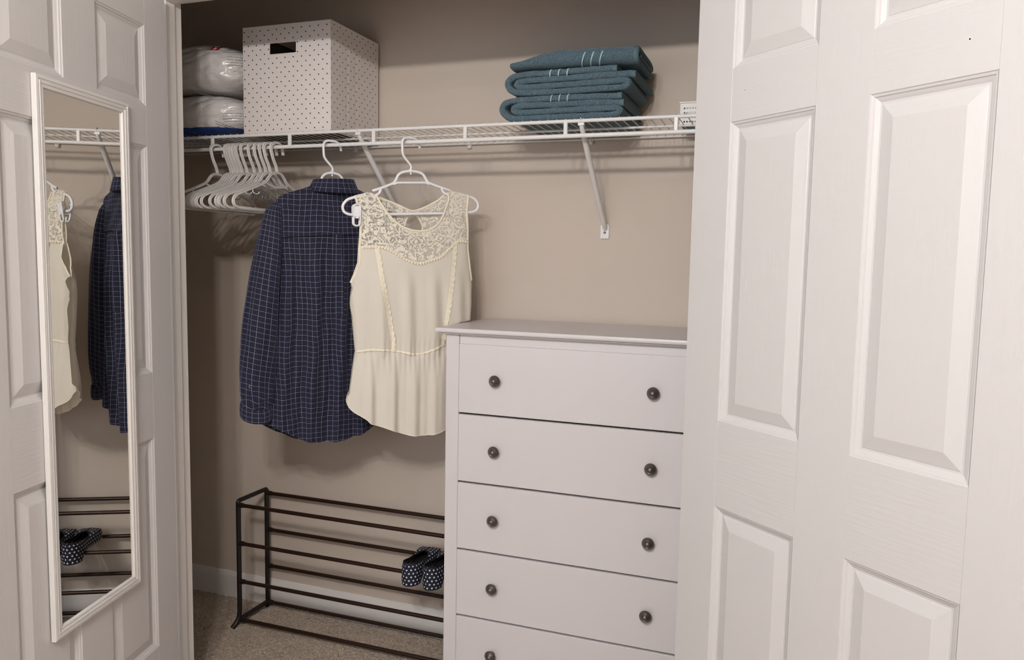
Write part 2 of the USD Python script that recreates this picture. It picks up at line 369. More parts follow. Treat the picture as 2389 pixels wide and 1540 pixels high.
# screw holes of a removed mirror on the right door
def on_door(px, py, H, d):
    q = np.array([(px-1194.5)/FPX, (770-py)/FPX, 1.0])@np.array([_r, _u, _f])
    A = np.array([[q[0], -d[0]], [q[1], -d[1]]]); t, u = np.linalg.solve(A, np.array(H)-CAM[:2]); return u, (CAM+q*t)[2]
dd = (math.cos(math.radians(41.05)), -math.sin(math.radians(41.05)))
for px, py, r in ((2263, 91, .0015), (1739, 210, .0011)):
    u, z = on_door(px, py, (1.6306, -.45), dd)
    part(dr, 'screw_hole', trimesh.creation.cylinder(radius=r, sections=12, segment=((u, -.0003, z), (u, .004, z))), 'hole')
    part(dr, 'chipped_paint', trimesh.creation.annulus(r, r*1.8, .0006, sections=14, transform=trimesh.transformations.translation_matrix((u, 0, z))@trimesh.transformations.rotation_matrix(PI/2, (1, 0, 0))), 'trim')

# ------------------------------------------------------------------ mirror hung on the left door
ML = thing('long_mirror', 'tall narrow mirror in a ribbed white frame hung on the left closet door', 'mirror', DL, DLROT)
# local x along the door from the hinge: right edge of the frame u0, left edge u1
MU0, MU1, MZ0, MZ1 = 0.194, 0.520, .504, 1.727
prof = [(0, 0), (0, .0095), (.0012, .011), (.0075, .0118), (.0088, .0096), (.0105, .0096), (.0118, .0116), (.0165, .0110), (.0178, .0090), (.0195, .0090), (.0208, .0100), (.0245, .0092), (.0262, .0060), (.0262, 0)]
R = []
for i, d in prof: R.append([(MU0+i, .001+d, MZ0+i), (MU1-i, .001+d, MZ0+i), (MU1-i, .001+d, MZ1-i), (MU0+i, .001+d, MZ1-i)])
for side in range(4):                                                   # four mitred mouldings
    q = np.array([[r[side], r[(side+1) % 4]] for r in R]); m = grid(q)
    if (m.face_normals*m.area_faces[:, None]).sum(0)[1] < 0: m.invert()
    part(ML, 'frame_moulding', m, 'frame', 20)
i = .0255
part(ML, 'glass', box(MU0+i, MU1-i, .002, .0055, MZ0+i, MZ1-i), 'mirror', False, label='reflecting mirror glass')
part(ML, 'backing_board', box(MU0+.004, MU1-.004, .0003, .0019, MZ0+.004, MZ1-.004), 'gap', False)

# ------------------------------------------------------------------ wire shelf
SZ = 1.747; F = .3048
SH = thing('wire_shelf', 'white vinyl-coated wire closet shelf with hanging rod across the closet', 'shelf', (0, 0, SZ))
x0, x1 = XL+.004, XR-.004
part(SH, 'front_rod', rod((x0, 0, 0), (x1, 0, 0), .0052), 'wire'); part(SH, 'hanging_rod', rod((x0, 0, -.0405), (x1, 0, -.0405), .0062), 'wire')
part(SH, 'middle_rod', rod((x0, .128, -.0030), (x1, .128, -.0030), .0036), 'wire'); part(SH, 'rear_rod', rod((x0, .303, -.0045), (x1, .303, -.0045), .0036), 'wire')
for k in range(-2, 8):
    xx = F*k
    if x0 < xx < x1: part(SH, 'strap', cbox(xx-.0058, xx+.0058, -.0045, .0045, -.0405, 0, .002), 'wire')
k = 0
while True:
    xx = -.7366+.0254*k; k += 1
    if xx > x1: break
    P = fillet([(xx, -.0045, .0052), (xx, .02, .0035), (xx, .304, .0005)], .01, 3)
    part(SH, 'deck_wire', tube(P, .0014, 6, b=(1, 0, 0)), 'wire', True)
# diagonal braces
def brace(x, label):
    t = thing('shelf_brace', label, 'shelf brace', (x, 0, SZ), group=None)
    a, b = np.array([0, .004, -.012]), np.array([.004, .304, -.283])
    U = np.linspace(0, 1, 12)[:, None]; P = a+(b-a)*U
    fl = np.array([circ(.0085*(1-.25*abs(2*u-1)**6), 12, .0085*(1-.25*abs(2*u-1)**6)) for u in U[:, 0]])
    part(t, 'pole', sweep(P, fl, b=(1, 0, 0)), 'wire', True)
    part(t, 'rod_hook', cat([cbox(-.009, .009, -.002, .009, -.013, -.005, .0012), tube(np.array([(0, .0075*math.cos(q), .0075*math.sin(q)) for q in np.linspace(-PI*.45, PI*.45+PI*.5, 10)]), .0018, 6, b=(1, 0, 0))]), 'wire')
    pl = extrude(Polygon([(-.0115, -.315), (.0155, -.315), (.0155, -.275), (.010, -.268), (-.006, -.268), (-.0115, -.275)]).buffer(-.0025).buffer(.0025), .005)
    pl.vertices = pl.vertices[:, [0, 2, 1]]*[1, -1, 1]+[0, .3145, 0]
    if pl.volume < 0: pl.invert()
    part(t, 'wall_plate', pl, 'wire')
    part(t, 'screw', lathe([(0, .003), (.002, .0028), (.0038, .001), (.0040, 0), (0, 0)], 14, (.002, .3095, -.296), (0, -1, 0)), 'steel', label='steel screw head')
brace(1.263, 'white diagonal shelf brace fixed to bare wall below the towels')
brace(.554, 'white diagonal shelf brace running down behind the checked shirt and blouse')
for x, lab in ((.796, 'small white wall clip on the shelf rear rod left of the towels'), (1.214, 'small white wall clip on the shelf rear rod below the towels'), (.36, 'small white wall clip on the shelf rear rod below the dotted box')):
    t = thing('wall_clip', lab, 'shelf clip', (x, .303, SZ))
    part(t, 'clip_body', cat([cbox(-.0065, .0065, -.002, .0118, -.020, .001, .002), tube(np.array([(0, .0055*math.cos(q), -.0045+.0055*math.sin(q)) for q in np.linspace(PI*.3, PI*1.5, 9)]), .0022, 6, b=(1, 0, 0))]), 'wire')
    part(t, 'nail_head', lathe([(0, .002), (.002, .0015), (.003, 0), (0, 0)], 12, (0, -.002, -.013), (0, -1, 0)), 'wire')

# ------------------------------------------------------------------ empty plastic hangers
RODZ = SZ-.0405
gro = [(-.0036, -.0030), (-.0018, -.0030), (-.0012, -.0018), (.0012, -.0018), (.0018, -.0030), (.0036, -.0030), (.0036, .0030), (.0018, .0030), (.0012, .0018), (-.0012, .0018), (-.0018, .0030), (-.0036, .0030)]
gro = np.array(gro)
def yz(L): return np.array([(0, y, z) for y, z in L])
HG = thing('plastic_hanger', 'empty white plastic hanger', 'hanger', (0, 0, RODZ))
hook = spline(yz([(.001, -.080), (-.002, -.066), (-.016, -.042), (-.026, -.020), (-.0295, .000), (-.024, .0075), (-.012, .0125), (0, .0140), (.014, .0122), (.026, .003), (.032, -.010), (.034, -.022)]), 44)
part(HG, 'hook', sweep(hook, gro*1.05, b=(1, 0, 0)), 'hanger', 40)
half = [(0, -.080), (-.020, -.083), (-.034, -.092), (-.050, -.110), (-.066, -.1195), (-.110, -.136), (-.180, -.160), (-.197, -.167), (-.209, -.180), (-.209, -.192), (-.200, -.201), (-.186, -.2035)]
L1 = fillet(yz(half), .012, 5); L2 = L1[::-1]*[1, -1, 1]
body = np.vstack([L2[:-1], L1[1:], [[0, -.10, -.2035]], [[0, 0, -.2035]], [[0, .10, -.2035]]])
part(HG, 'shoulder_frame', sweep(body, gro, b=(1, 0, 0), closed=True), 'hanger', 40)
part(HG, 'yoke_bar', sweep(spline(yz([(-.061, -.1165), (-.030, -.1255), (0, -.128), (.030, -.1255), (.061, -.1165)]), 16), gro*.8, b=(1, 0, 0)), 'hanger', 40)
for s in (-1, 1):
    part(HG, 'strap_hook', tube(spline(yz([(s*.118, -.140), (s*.119, -.150), (s*.108, -.157), (s*.094, -.156), (s*.088, -.150)]), 12), .0022, 7, b=(1, 0, 0)), 'hanger', True)
order = ['first', 'second', 'third', 'fourth', 'fifth', 'sixth', 'seventh', 'eighth', 'ninth', 'tenth', 'eleventh', 'twelfth']
HX = [.017, .073, .083, .094, .105, .118, .137, .166, .190, .211, .228, .254]
rnd = random.Random(3)
for i, x in enumerate(HX):
    lab = f'{order[i]} empty white plastic hanger from the left on the closet rod' + (', set apart' if i == 0 else ', by the shirt' if i == 11 else '')
    rz = rnd.uniform(-.5, .5)+(3 if i == 0 else -2.5 if i in (9, 10) else 0); loc = (x, 0, RODZ+.0)
    if i == 0:
        xf = UsdGeom.Xformable(HG); ops = xf.GetOrderedXformOps(); ops[0].Set(loc); ops[1].Set(rz); tag(HG, lab, 'hanger', 'empty white hangers on the rod')
    else: dup(HG, loc, rz, lab)

# ------------------------------------------------------------------ garment hangers
def garment_hanger(name_label, loc, rotz, hook_rot, k=1.0, tilt=0.0, drop=1.0):
    """swivel hanger; local x along the shoulders, z relative to the rod's centre; tilt raises the right arm"""
    t = thing('swivel_hanger', name_label, 'hanger', loc, rotz)
    ct, st_ = math.cos(tilt), math.sin(tilt); Z0 = -.0855
    xz = lambda L: np.array([(x*k*ct-(z-Z0)*drop*st_, 0, Z0+x*k*st_+(z-Z0)*drop*ct) for x, z in L])
    h = spline([(0, 0, -.082), (0, 0, -.070), (-.024, 0, -.043), (-.0285, 0, -.020), (-.028, 0, .0015), (-.018, 0, .011), (0, 0, .0125), (.016, 0, .010), (.026, 0, 0), (.030, 0, -.016)], 40)
    c, s = math.cos(hook_rot), math.sin(hook_rot); h = np.stack([h[:, 0]*c, h[:, 0]*s, h[:, 2]], 1)
    part(t, 'hook', tube(h, .0038, 10, b=(-s, c, 0)), 'hanger2', True)
    def both(L, r):
        f = fillet([np.array([x, z]) for x, z in L], r, 5); return xz(np.vstack([f, f[::-1][1:]*[-1, 1]]))
    part(t, 'upper_arm', tube(both([(-.120, -.144), (-.083, -.1325), (-.0525, -.121), (-.0455, -.1100), (-.039, -.096), (-.0245, -.0885), (0, -.0855)], .013), .0043, 10, b=(0, 1, 0)), 'hanger2', True)
    part(t, 'trouser_bar', tube(both([(-.0935, -.137), (-.097, -.149), (-.110, -.158), (-.170, -.1605), (-.196, -.168), (-.210, -.185), (-.2085, -.202), (-.195, -.211), (-.172, -.2135), (0, -.2135)], .015), .0043, 10, b=(0, 1, 0)), 'hanger2', True)
    part(t, 'cross_bar', tube(xz([(-.056, -.1255), (-.043, -.1205), (.043, -.1205), (.056, -.1255)]), .0038, 10, b=(0, 1, 0)), 'hanger2', True)
    part(t, 'swivel_pin', lathe([(0, -.009), (.0025, -.0085), (.0028, -.002), (.0052, 0), (.0052, .008), (.004, .009), (0, .009)], 12, (0, 0, -.088)), 'hanger2')
    return t
BO, BA = np.array([.737, 0.0]), math.radians(41)
be = np.array([math.cos(BA), math.sin(BA)]); bn = np.array([be[1], -be[0]])
SO = np.array([.462, 0.0]); se = np.array([.653, .753])/math.hypot(.653, .753); sn = np.array([se[1], -se[0]])
SA = math.degrees(math.atan2(se[1], se[0]))
garment_hanger('white swivel-hook hanger with notched arms holding the cream blouse', (*BO, RODZ), math.degrees(BA), math.radians(14), 1.0, .057)
garment_hanger('white swivel-hook hanger inside the collar of the checked shirt', (*SO, RODZ), SA, math.radians(8), .80, 0.0, 1.2)
# clip threaded on the blouse hanger's end
t = thing('hanger_clip', 'small white plastic looped clip on the left end of the blouse hanger', 'hanger clip', (*(BO+be*-.163), RODZ-.2235), math.degrees(BA))
def loop(y, tilt):
    o = []
    for a in np.linspace(0, 2*PI, 40, endpoint=False):
        o.append((.0095*math.cos(a), y, (.022 if math.sin(a) >= 0 else -.022)+.0095*math.sin(a)))
    o = np.array(o); o[:, 1] += tilt*(o[:, 2]-.02); return o
for y, tl in ((-.016, -.10), (.016, .22)):
    part(t, 'loop', tube(loop(y, tl), .0026, 8, closed=True), 'hanger2', True)
    part(t, 'finger_plate', cbox(-.0075, .0075, y-.0012, y+.0012, -.006, .026, .001), 'hanger2')
part(t, 'bridge', cbox(-.005, .005, -.016, .016, -.010, -.0055, .001), 'hanger2')

# ------------------------------------------------------------------ cream blouse
BL = thing('blouse', 'sleeveless cream blouse with lace yoke, picot trim and gathered peplum on a white hanger', 'blouse', (*BO, 0), math.degrees(BA))
def L3(V): return np.stack([V[:, 0], -V[:, 2], V[:, 1]], 1)             # (s, t, w) -> local xyz, w towards the camera
_L3 = L3
def LB(V):
    """blouse: the same, bunched up where it would press into the dresser's side"""
    V = np.array(V, float); lim = (.860-BO[0]-V[:, 2]*bn[0])/be[0]; lim = lim+1.0*sm(1.1635, 1.1655, V[:, 1]); V[:, 0] = np.minimum(V[:, 0], lim); return _L3(V)
mm = lambda L: [(a/1000, b/1000) for a, b in L]
armL = mm([(-167, 1541), (-155, 1499), (-150, 1459), (-151, 1422), (-154, 1390)]); armL2 = mm([(-154, 1386), (-155, 1342), (-169, 1306), (-180, 1283)])
sideL = mm([(-178, 1276), (-176, 1269), (-182, 1239), (-182, 1215), (-176, 1182), (-172, 1129), (-168, 1085)])
armR = mm([(182, 1556), (177, 1501), (181, 1449), (180, 1416)]); armR2 = mm([(182, 1380), (189, 1326), (194, 1292)])
sideR = mm([(195, 1278), (196, 1240), (194, 1213), (193, 1164), (191, 1125)])
neckF = mm([(-106, 1543), (-89, 1513), (-65, 1480), (-35, 1456), (-1, 1443), (36, 1442), (65, 1452), (91, 1479), (106, 1511), (117, 1545), (112, 1561)])
trim_ = mm([(-154, 1390), (-115, 1393), (-88, 1391), (-67, 1383), (-49, 1372), (-32, 1362), (-11, 1352), (17, 1346), (32, 1348), (58, 1356), (87, 1367), (103, 1381), (121, 1397), (142, 1414), (180, 1416)])
waist = mm([(-168, 1078), (-120, 1084), (-79, 1083), (-33, 1077), (6, 1069), (45, 1074), (106, 1097), (191, 1114)])
hemF = mm([(-166, 1070), (-176, 1016), (-184, 952), (-194, 933), (-184, 906), (-160, 888), (-135, 872), (-127, 863), (-80, 846), (-29, 826), (23, 817), (70, 819), (105, 829), (150, 850), (190, 885), (214, 915), (222, 945), (212, 970), (205, 1030), (194, 1104)])
shoL, shoR = mm([(-132, 1551), (-119, 1551)]), mm([(125, 1567), (150, 1565)])
zlv = np.array([.82, .92, .96, 1.078, 1.13, 1.22, 1.28, 1.31, 1.39, 1.45, 1.52, 1.56])
lft = interp1d(zlv, [-.198, -.195, -.187, -.169, -.173, -.183, -.181, -.168, -.154, -.151, -.161, -.172], fill_value='extrapolate')
rgt = interp1d(zlv, [.225, .223, .220, .194, .192, .196, .196, .192, .181, .181, .178, .184], fill_value='extrapolate')
thk = interp1d(zlv, [.040, .042, .044, .036, .042, .046, .044, .042, .030, .022, .012, .006], fill_value='extrapolate')
def fold(s, z, seed):
    a = .0062*np.sin(2*PI*s/.085+1.3*np.sin(6*s)+seed+2*z)+.0022*np.sin(2*PI*(s+.05*z)/.043+2*seed+4*s)
    up = sm(1.36, 1.22, z)*sm(1.05, 1.075, z)
    dn = sm(1.085, .95, z)*(1-sm(1.06, 1.09, z))
    gath = .0020*np.sin(2*PI*s/.0165+2.2*np.sin(23*s))*np.exp(-((z-1.072)/.045)**2)
    rip = .0062*np.tanh(1.6*np.sin(2*PI*(s+.022*np.sin(9*s+seed))/.082+seed*.7))+.0016*np.sin(2*PI*(s+.01*np.sin(14*s))/.035+seed)
    return a*up*.8+rip*dn+gath
def bw(s, z, sgn, seed=0.6):
    l, r = lft(z), rgt(z); q = np.clip((2*s-l-r)/(r-l), -1, 1); e = np.sqrt(np.maximum(1-np.abs(q)**2.6, 0))
    return sgn*(thk(z)*e+.0015)+fold(s, z, seed if sgn > 0 else seed+2.1)*np.clip(e*1.6, 0, 1)
fr = lambda s, z: bw(s, z, 1); bk = lambda s, z: bw(s, z, -1)
def cloth(parent, name, ring, mt, fn, step=.006, label=None, holes=()):
    pg = Polygon(ring, [h for h in holes]).buffer(0); pg = pg if pg.geom_type == 'Polygon' else max(pg.geoms, key=lambda g: g.area)
    V, T, uv = sheet(pg, step, fn); return part(parent, name, (LB(V), T), mt, True, uv, label)
sp2 = lambda L, n=40: [tuple(p) for p in spline(L, n)]
neckFs, trims, hems, waists = sp2(neckF, 50), sp2(trim_, 70), hemF, sp2(waist, 50)
hems = hemF[:3]+sp2(hemF[2:16], 70)[1:]+hemF[16:]
cloth(BL, 'lace_yoke', armL[::-1][:-1]+[armL[0]]+shoL+neckFs+shoR+armR+trims[::-1], 'lace', fr, .005, 'sheer floral lace yoke, front')
cloth(BL, 'bodice', trims+armR2+sideR+waists[::-1]+sideL[::-1]+armL2[::-1], 'chiffon', fr, .005)
cloth(BL, 'peplum', waists+hems[::-1][1:-1], 'chiffon', fr, .004)
neckB = [tuple(p) for p in fillet([np.array(q) for q in mm([(-106, 1543), (-35, 1519), (4, 1503), (18, 1503), (48, 1514), (92, 1539), (112, 1561)])], .012, 5)]
key = sp2(mm([(-12, 1457), (-7, 1478), (2, 1488), (13, 1491), (24, 1488), (37, 1471), (44, 1450), (30, 1438), (0, 1440)]), 40)
cloth(BL, 'lace_yoke', armL[::-1][:-1]+[armL[0]]+shoL+neckB+shoR+armR+mm([(180, 1402), (20, 1392), (-154, 1390)]), 'lace', bk, .006, 'lace yoke at the back with keyhole opening', holes=[key])
cloth(BL, 'back_panel', mm([(-154, 1390), (20, 1392), (180, 1402)])+armR2+sideR+[(x, z+.0) for x, z in waists[::-1]]+sideL[::-1]+armL2[::-1], 'chiffon', bk, .007)
cloth(BL, 'back_peplum', waists+[(x, z+.006) for x, z in hems[::-1][1:-1]], 'chiffon', bk, .006)
def edge(L, fn, off=.0012): 
    L = resample(L, .004); return LB(np.column_stack([L, fn(L[:, 0], L[:, 1])+off]))
flat = np.array([(-.0030, -.0012), (0, -.0018), (.0030, -.0012), (.0030, .0012), (0, .0018), (-.0030, .0012)])
part(BL, 'neck_binding', sweep(edge(neckFs, fr), flat, b=(0, 1, 0)), 'cream', True)
part(BL, 'neck_binding', sweep(edge(neckB, bk, -.0012), flat, b=(0, 1, 0)), 'cream', True)
part(BL, 'keyhole_binding', sweep(edge(key, bk, -.001), flat*.9, b=(0, 1, 0)), 'cream', True)
for fn, o in ((fr, .001), (bk, -.001)):
    part(BL, 'armhole_binding', sweep(edge(armL+armL2, fn, o), flat*1.1, b=(0, 1, 0)), 'cream', True)
    part(BL, 'armhole_binding', sweep(edge(armR+armR2, fn, o), flat*1.1, b=(0, 1, 0)), 'cream', True)
tp = resample(trims, .0088); balls = []
for j, (s_, z_) in enumerate(tp):
    b_ = trimesh.creation.icosphere(subdivisions=1, radius=.0042); b_.apply_scale((1, .75, 1)); b_.apply_translation((s_, -(fr(s_, z_)+.0026), z_-.004)); balls.append(b_)
part(BL, 'picot_trim', cat([sweep(edge(trims, fr, .0018), flat*.8, b=(0, 1, 0))]+balls), 'cream', True, kind='stuff')
rufL = mm([(-108, 1390), (-99, 1322), (-89, 1259), (-69, 1156), (-56, 1082)]); rufR = mm([(134, 1410), (126, 1340), (117, 1265), (102, 1154), (94, 1096)])
for L in (rufL, rufR):
    C_ = resample(sp2(L, 40), .003); n_ = len(C_); rows = []
    for j, (s_, z_) in enumerate(C_):
        r_ = []
        for k_, q in enumerate(np.linspace(-1, 1, 9)):
            wv = .0016*math.sin(j*1.15+k_*.2)*abs(q)**2*(1 if q > 0 else .5)
            ss = s_+q*.0075+.0012*math.sin(j*.9)*(q > .9); r_.append((ss, z_, fr(ss, z_)+.0018+.0018*(abs(((k_*.5) % 1)-.5)*2)+wv))
        rows.append(r_)
    R_ = np.array(rows); part(BL, 'ruffle_strip', grid(LB(R_.reshape(-1, 3)).reshape(n_, 9, 3)), 'cream', True)
W_ = resample(waists, .003)
part(BL, 'waist_elastic', sweep(LB(np.column_stack([W_, fr(W_[:, 0], W_[:, 1])+.001+.0002*np.sin(np.arange(len(W_))*1.9)])), circ(.0040, 8, .0020), b=(0, 1, 0)), 'cream', True)
hl = [p for p in hems if p[1] < .93]
part(BL, 'rolled_hem', tube(edge(hl, fr, .0004), .0011, 6), 'cream', True)
part(BL, 'rolled_hem', tube(edge([(x, z+.006) for x, z in hl], bk, 0), .0011, 6), 'cream', True)

# ------------------------------------------------------------------ checked shirt, its back to the camera
ST = thing('shirt', 'navy blue checked long-sleeved shirt on a hanger, its back to the room', 'shirt', (*SO, 0), SA)
zl = np.array([.76, .85, .95, 1.1, 1.28, 1.36, 1.44, 1.50, 1.58])
sL = interp1d(zl, [-.235, -.229, -.205, -.185, -.170, -.166, -.176, -.186, -.19], fill_value='extrapolate')
sR = interp1d(zl, [.215, .208, .195, .185, .170, .166, .176, .186, .19], fill_value='extrapolate')
sT = interp1d(zl, [.036, .036, .036, .036, .036, .034, .028, .018, .010], fill_value='extrapolate')
def sfold(s, z, seed):
    k = sm(1.43, 1.25, z)
    f = .0105*np.tanh(1.7*np.sin(2*PI*(s+.012*np.sin(3*z))/.085+seed))+.0052*np.sin(2*PI*(s-.01*np.sin(5*z+1))/.043+2.3*seed+2*np.sin(4*z))
    yk = .0020*np.sin(2*PI*(s*.8+z*.6)/.07+seed)+.003*np.exp(-((s+.15)/.03)**2)*np.sin(2*PI*z/.05)
    return f*k+yk*(1-k)
def sw(s, z, sgn, seed=.4):
    l, r = sL(z), sR(z); q = np.clip((2*s-l-r)/(r-l), -1, 1); e = np.sqrt(np.maximum(1-np.abs(q)**2.4, 0))
    w_ = sgn*(sT(z)*e+.001)+sfold(s, z, seed if sgn > 0 else 2.9)*np.clip(e*1.5, 0, 1)
    if sgn > 0: w_ = w_+.005*np.exp(-((s-.009)/.011)**4)*sm(1.0, 1.42, z)*(z < 1.432)
    return w_
sb = lambda s, z: sw(s, z, 1); sf = lambda s, z: sw(s, z, -1)
def scloth(name, ring, fn, step=.006, off=0.0, label=None, skew=0.0):
    pg = Polygon(ring).buffer(0); V, T, uv = sheet(pg, step, fn); V[:, 2] += off
    # the weave follows the cloth round its folds
    order_ = V[:, 0]+.35*(V[:, 2]); uv = np.column_stack([order_+.0042*np.sin(2*PI*uv[:, 1]/.52+30*uv[:, 0])+.0010*np.sin(2*PI*uv[:, 1]/.17-47*uv[:, 0])+.06*uv[:, 0]*(1.43-uv[:, 1])*(uv[:, 1] < 1.425), uv[:, 1]+.03*np.abs(V[:, 0])**1.5+.12*V[:, 2]*np.sin(7*uv[:, 1])+.0012*np.sin(2*PI*uv[:, 0]/.11+5*uv[:, 1])+2.0])
    return part(ST, name, (L3(V), T), 'check', True, uv, label)
aL = mm([(-184, 1491), (-174, 1436), (-163, 1364), (-166, 1281)]); dL = mm([(-180, 1100), (-202, 950), (-228, 850)])
aR = [(-x, z) for x, z in aL]; dR = mm([(180, 1100), (190, 950), (206, 858)])
hemB = mm([(-228, 848), (-214, 842), (-191, 830), (-160, 815), (-124, 794), (-97, 782), (-49, 774), (9, 773), (48, 777), (88, 791), (131, 811), (175, 838), (206, 858)])
yok = mm([(-170, 1418), (-43, 1427), (83, 1433), (172, 1430)])
top = mm([(-184, 1503), (-172, 1533), (-150, 1547), (-110, 1561), (-74, 1574), (0, 1578), (74, 1574), (110, 1561), (150, 1547), (172, 1533), (184, 1503)])
scloth('yoke', [(x, z-.004) for x, z in yok[:1]]+[(x, z-.004) for x, z in yok[1:]]+[aR[0]]+top[::-1], sb, .006, .0038)
scloth('back_panel', sp2(hemB, 60)+dR[::-1][1:]+aR[::-1][:-2]+yok[::-1]+aL[2:]+dL[:-1], sb, .005)
part(ST, 'yoke_seam', tube(edge([(x, z-.0035) for x, z in sp2(yok, 40)], sb, .0046), .0009, 6), 'navy', True)
hemFr = [(x, z-.004-.010*math.exp(-((x+.16)/.06)**2)-.008*math.exp(-((x-.14)/.06)**2)) for x, z in sp2(hemB, 60)]
scloth('front_panel', hemFr+dR[::-1][1:]+aR[::-1]+[(.11, 1.555), (.06, 1.55), (.004, 1.47), (-.06, 1.55), (-.11, 1.555)]+aL+dL[:-1], sf, .008)
# box pleat below the yoke
rows = []
for j, z_ in enumerate(np.linspace(1.429, 1.17, 34)):
    hw = .0125-.002*j/33; k_ = 1-j/33*.85
    rows.append([(.009+q*hw, z_, sb(.009+q*hw, z_)+(.0010+.0080*k_*(1-abs(q)**4))) for q in np.linspace(-1, 1, 11)])
R_ = np.array(rows); V = R_.reshape(-1, 3)
part(ST, 'box_pleat', grid(L3(V).reshape(34, 11, 3)), 'check', True, np.column_stack([V[:, 0]*1.15, V[:, 1]+2.0]))
# sleeves
def sleeve(sg):
    zz = np.array([1.520, 1.505, 1.49, 1.436, 1.364, 1.281, 1.169, 1.085, 1.001, .945, .915, .886])
    ou = np.array([-.188, -.199, -.208, -.222, -.237, -.254, -.272, -.281, -.289, -.288, -.284, -.276])
    inn = np.array([-.160, -.158, -.158, -.156, -.157, -.161, -.166, -.172, -.184, -.190, -.192, -.196])
    dp = np.array([.010, .018, .022, .034, .040, .042, .042, .040, .038, .036, .033, .028])
    Z = np.linspace(0, 1, 90); u = np.linspace(0, 1, len(zz)); It = lambda a: CubicSpline(u, a)(Z)
    zc, o_, i_, d_ = It(zz), It(ou), It(inn), It(dp)
    A = np.linspace(0, 2*PI, 64, endpoint=False); R, U = [], []
    for j in range(90):
        c, h = (o_[j]+i_[j])/2, (o_[j]-i_[j])/2
        f = 1+.06*np.sin(3*A+6*Z[j])+.05*np.sin(5*A-9*Z[j]+1)+.03*np.sin(8*A+14*Z[j])*sm(.2, .5, Z[j])+.05*np.sin(9*A+2)*sm(.80, .97, Z[j])*1.5
        s_ = c-h*np.cos(A)*f*(-1); w_ = .004+d_[j]*np.sin(A)*f
        z_ = zc[j]+.10*(s_-c)*sm(.3, 0, Z[j])+.0035*np.sin(4*A+Z[j]*40)*sm(.72, .95, Z[j])-.012*np.cos(A)*sm(.85, 1, Z[j])
        R.append(np.stack([sg*s_*-1 if sg > 0 else s_, z_, w_], 1)); U.append(np.stack([A/(2*PI)*.264, np.full(64, zc[j]+2.0)+.28*(s_+.2)], 1))
    R, U = np.array(R), np.array(U)
    R2 = np.concatenate([R, R[:, :1]], 1); U2 = np.concatenate([U, U[:, :1]+[.264, 0]], 1)
    m = grid(L3(R2.reshape(-1, 3)).reshape(90, 65, 3)); 
    sl = part(ST, 'sleeve', m, 'check', True, U2.reshape(-1, 2))
    # turned cuff: a tilted band
    rows, us = [], []
    for q, (hh, gr) in enumerate([(.030, .92), (.030, .99), (.022, 1.04), (.008, 1.06), (-.006, 1.05), (-.012, 1.02), (-.010, .95), (.012, .90)]):
        s_ = -.240+.0455*gr*np.cos(A); w_ = .004+.036*gr*np.sin(A); z_ = .878+hh-.03*np.sin(A)*.55+.12*(s_+.24)*-1*.6
        rows.append(np.stack([(-s_ if sg > 0 else s_), z_, w_], 1)); us.append(np.stack([A/(2*PI)*.264, np.full(64, hh*1.2+2.5)], 1))
    R, U = np.array(rows), np.array(us); R2 = np.concatenate([R, R[:, :1]], 1); U2 = np.concatenate([U, U[:, :1]+[.264, 0]], 1)
    part(ST, 'cuff', grid(L3(R2.reshape(-1, 3)).reshape(len(rows), 65, 3)), 'check', True, U2.reshape(-1, 2))
    if sg < 0:
        part(ST, 'button', trimesh.creation.torus(.0042, .0014, 20, 8, transform=trimesh.transformations.translation_matrix((-.262, -.0385, .966))@trimesh.transformations.rotation_matrix(PI/2, (1, 0, 0))), 'button', True, label='small grey sleeve button')
sleeve(-1); sleeve(1)
# collar: stand plus turned-down fall, open at the front
def band(name, r_top, r_bot, z_top, z_bot, span, flare=0, thick=.0022):
    TH = np.linspace(-span, span, 72); rows, us = [], []
    for side in (1, -1):
        for v in (np.linspace(0, 1, 9) if side == 1 else np.linspace(1, 0, 9)):
            rr = r_top[0]+(r_bot[0]-r_top[0])*v; rd = r_top[1]+(r_bot[1]-r_top[1])*v; off = thick if side == 1 else 0
            zt = z_top-.004*np.cos(TH)*0+.003*np.sin(TH); zb = z_bot+flare*(1-np.cos(TH))*.5
            s_ = .006+(rr+off)*np.sin(TH); w_ = (rd+off)*np.cos(TH)-.004; z_ = zt+(zb-zt)*v
            rows.append(np.stack([s_, z_, w_], 1)); us.append(np.stack([TH*.065, np.full(72, v*(z_top-z_bot)+2.0)], 1))
    R = np.array(rows); part(ST, name, grid(L3(R.reshape(-1, 3)).reshape(18, 72, 3)), 'check', 40, None) if False else part(ST, name, grid(L3(R.reshape(-1, 3)).reshape(18, 72, 3)), 'check', True, np.array(us).reshape(-1, 2))
band('collar_stand', (.058, .036), (.062, .040), 1.592, 1.562, 2.7)
band('collar', (.062, .041), (.080, .051), 1.6005, 1.556, 2.5, .012)

# ------------------------------------------------------------------ dotted storage box
BX0, BX1, BY0, BY1, BZ0, BH = .121, .453, .008, .300, 1.7535, .336
bx = thing('storage_box', 'white fabric storage box with small black dots and cut-out handle on the wire shelf', 'storage box', (BX0, BY0, BZ0))
bw_, bd_ = BX1-BX0, BY1-BY0
def panel_xz(poly, y0, y1):
    m = extrude(poly, y1-y0); m.vertices = m.vertices[:, [0, 2, 1]]*[1, 1, 1]+[0, y0, 0]; 
    if m.volume < 0: m.invert()
    return m
front = Polygon([(0, .004), (.004, 0), (bw_-.004, 0), (bw_, .004), (bw_, BH), (0, BH)])
hx0, hx1, hz0, hz1 = .104, .205, .246, .281
hole = shapely.box(hx0+.004, hz0+.004, hx1-.004, hz1-.004).buffer(.004)
m = panel_xz(front.difference(hole), 0, .003); part(bx, 'front_panel', m, 'dotbox', False, m.vertices[:, [0, 2]]+[.025, .004])
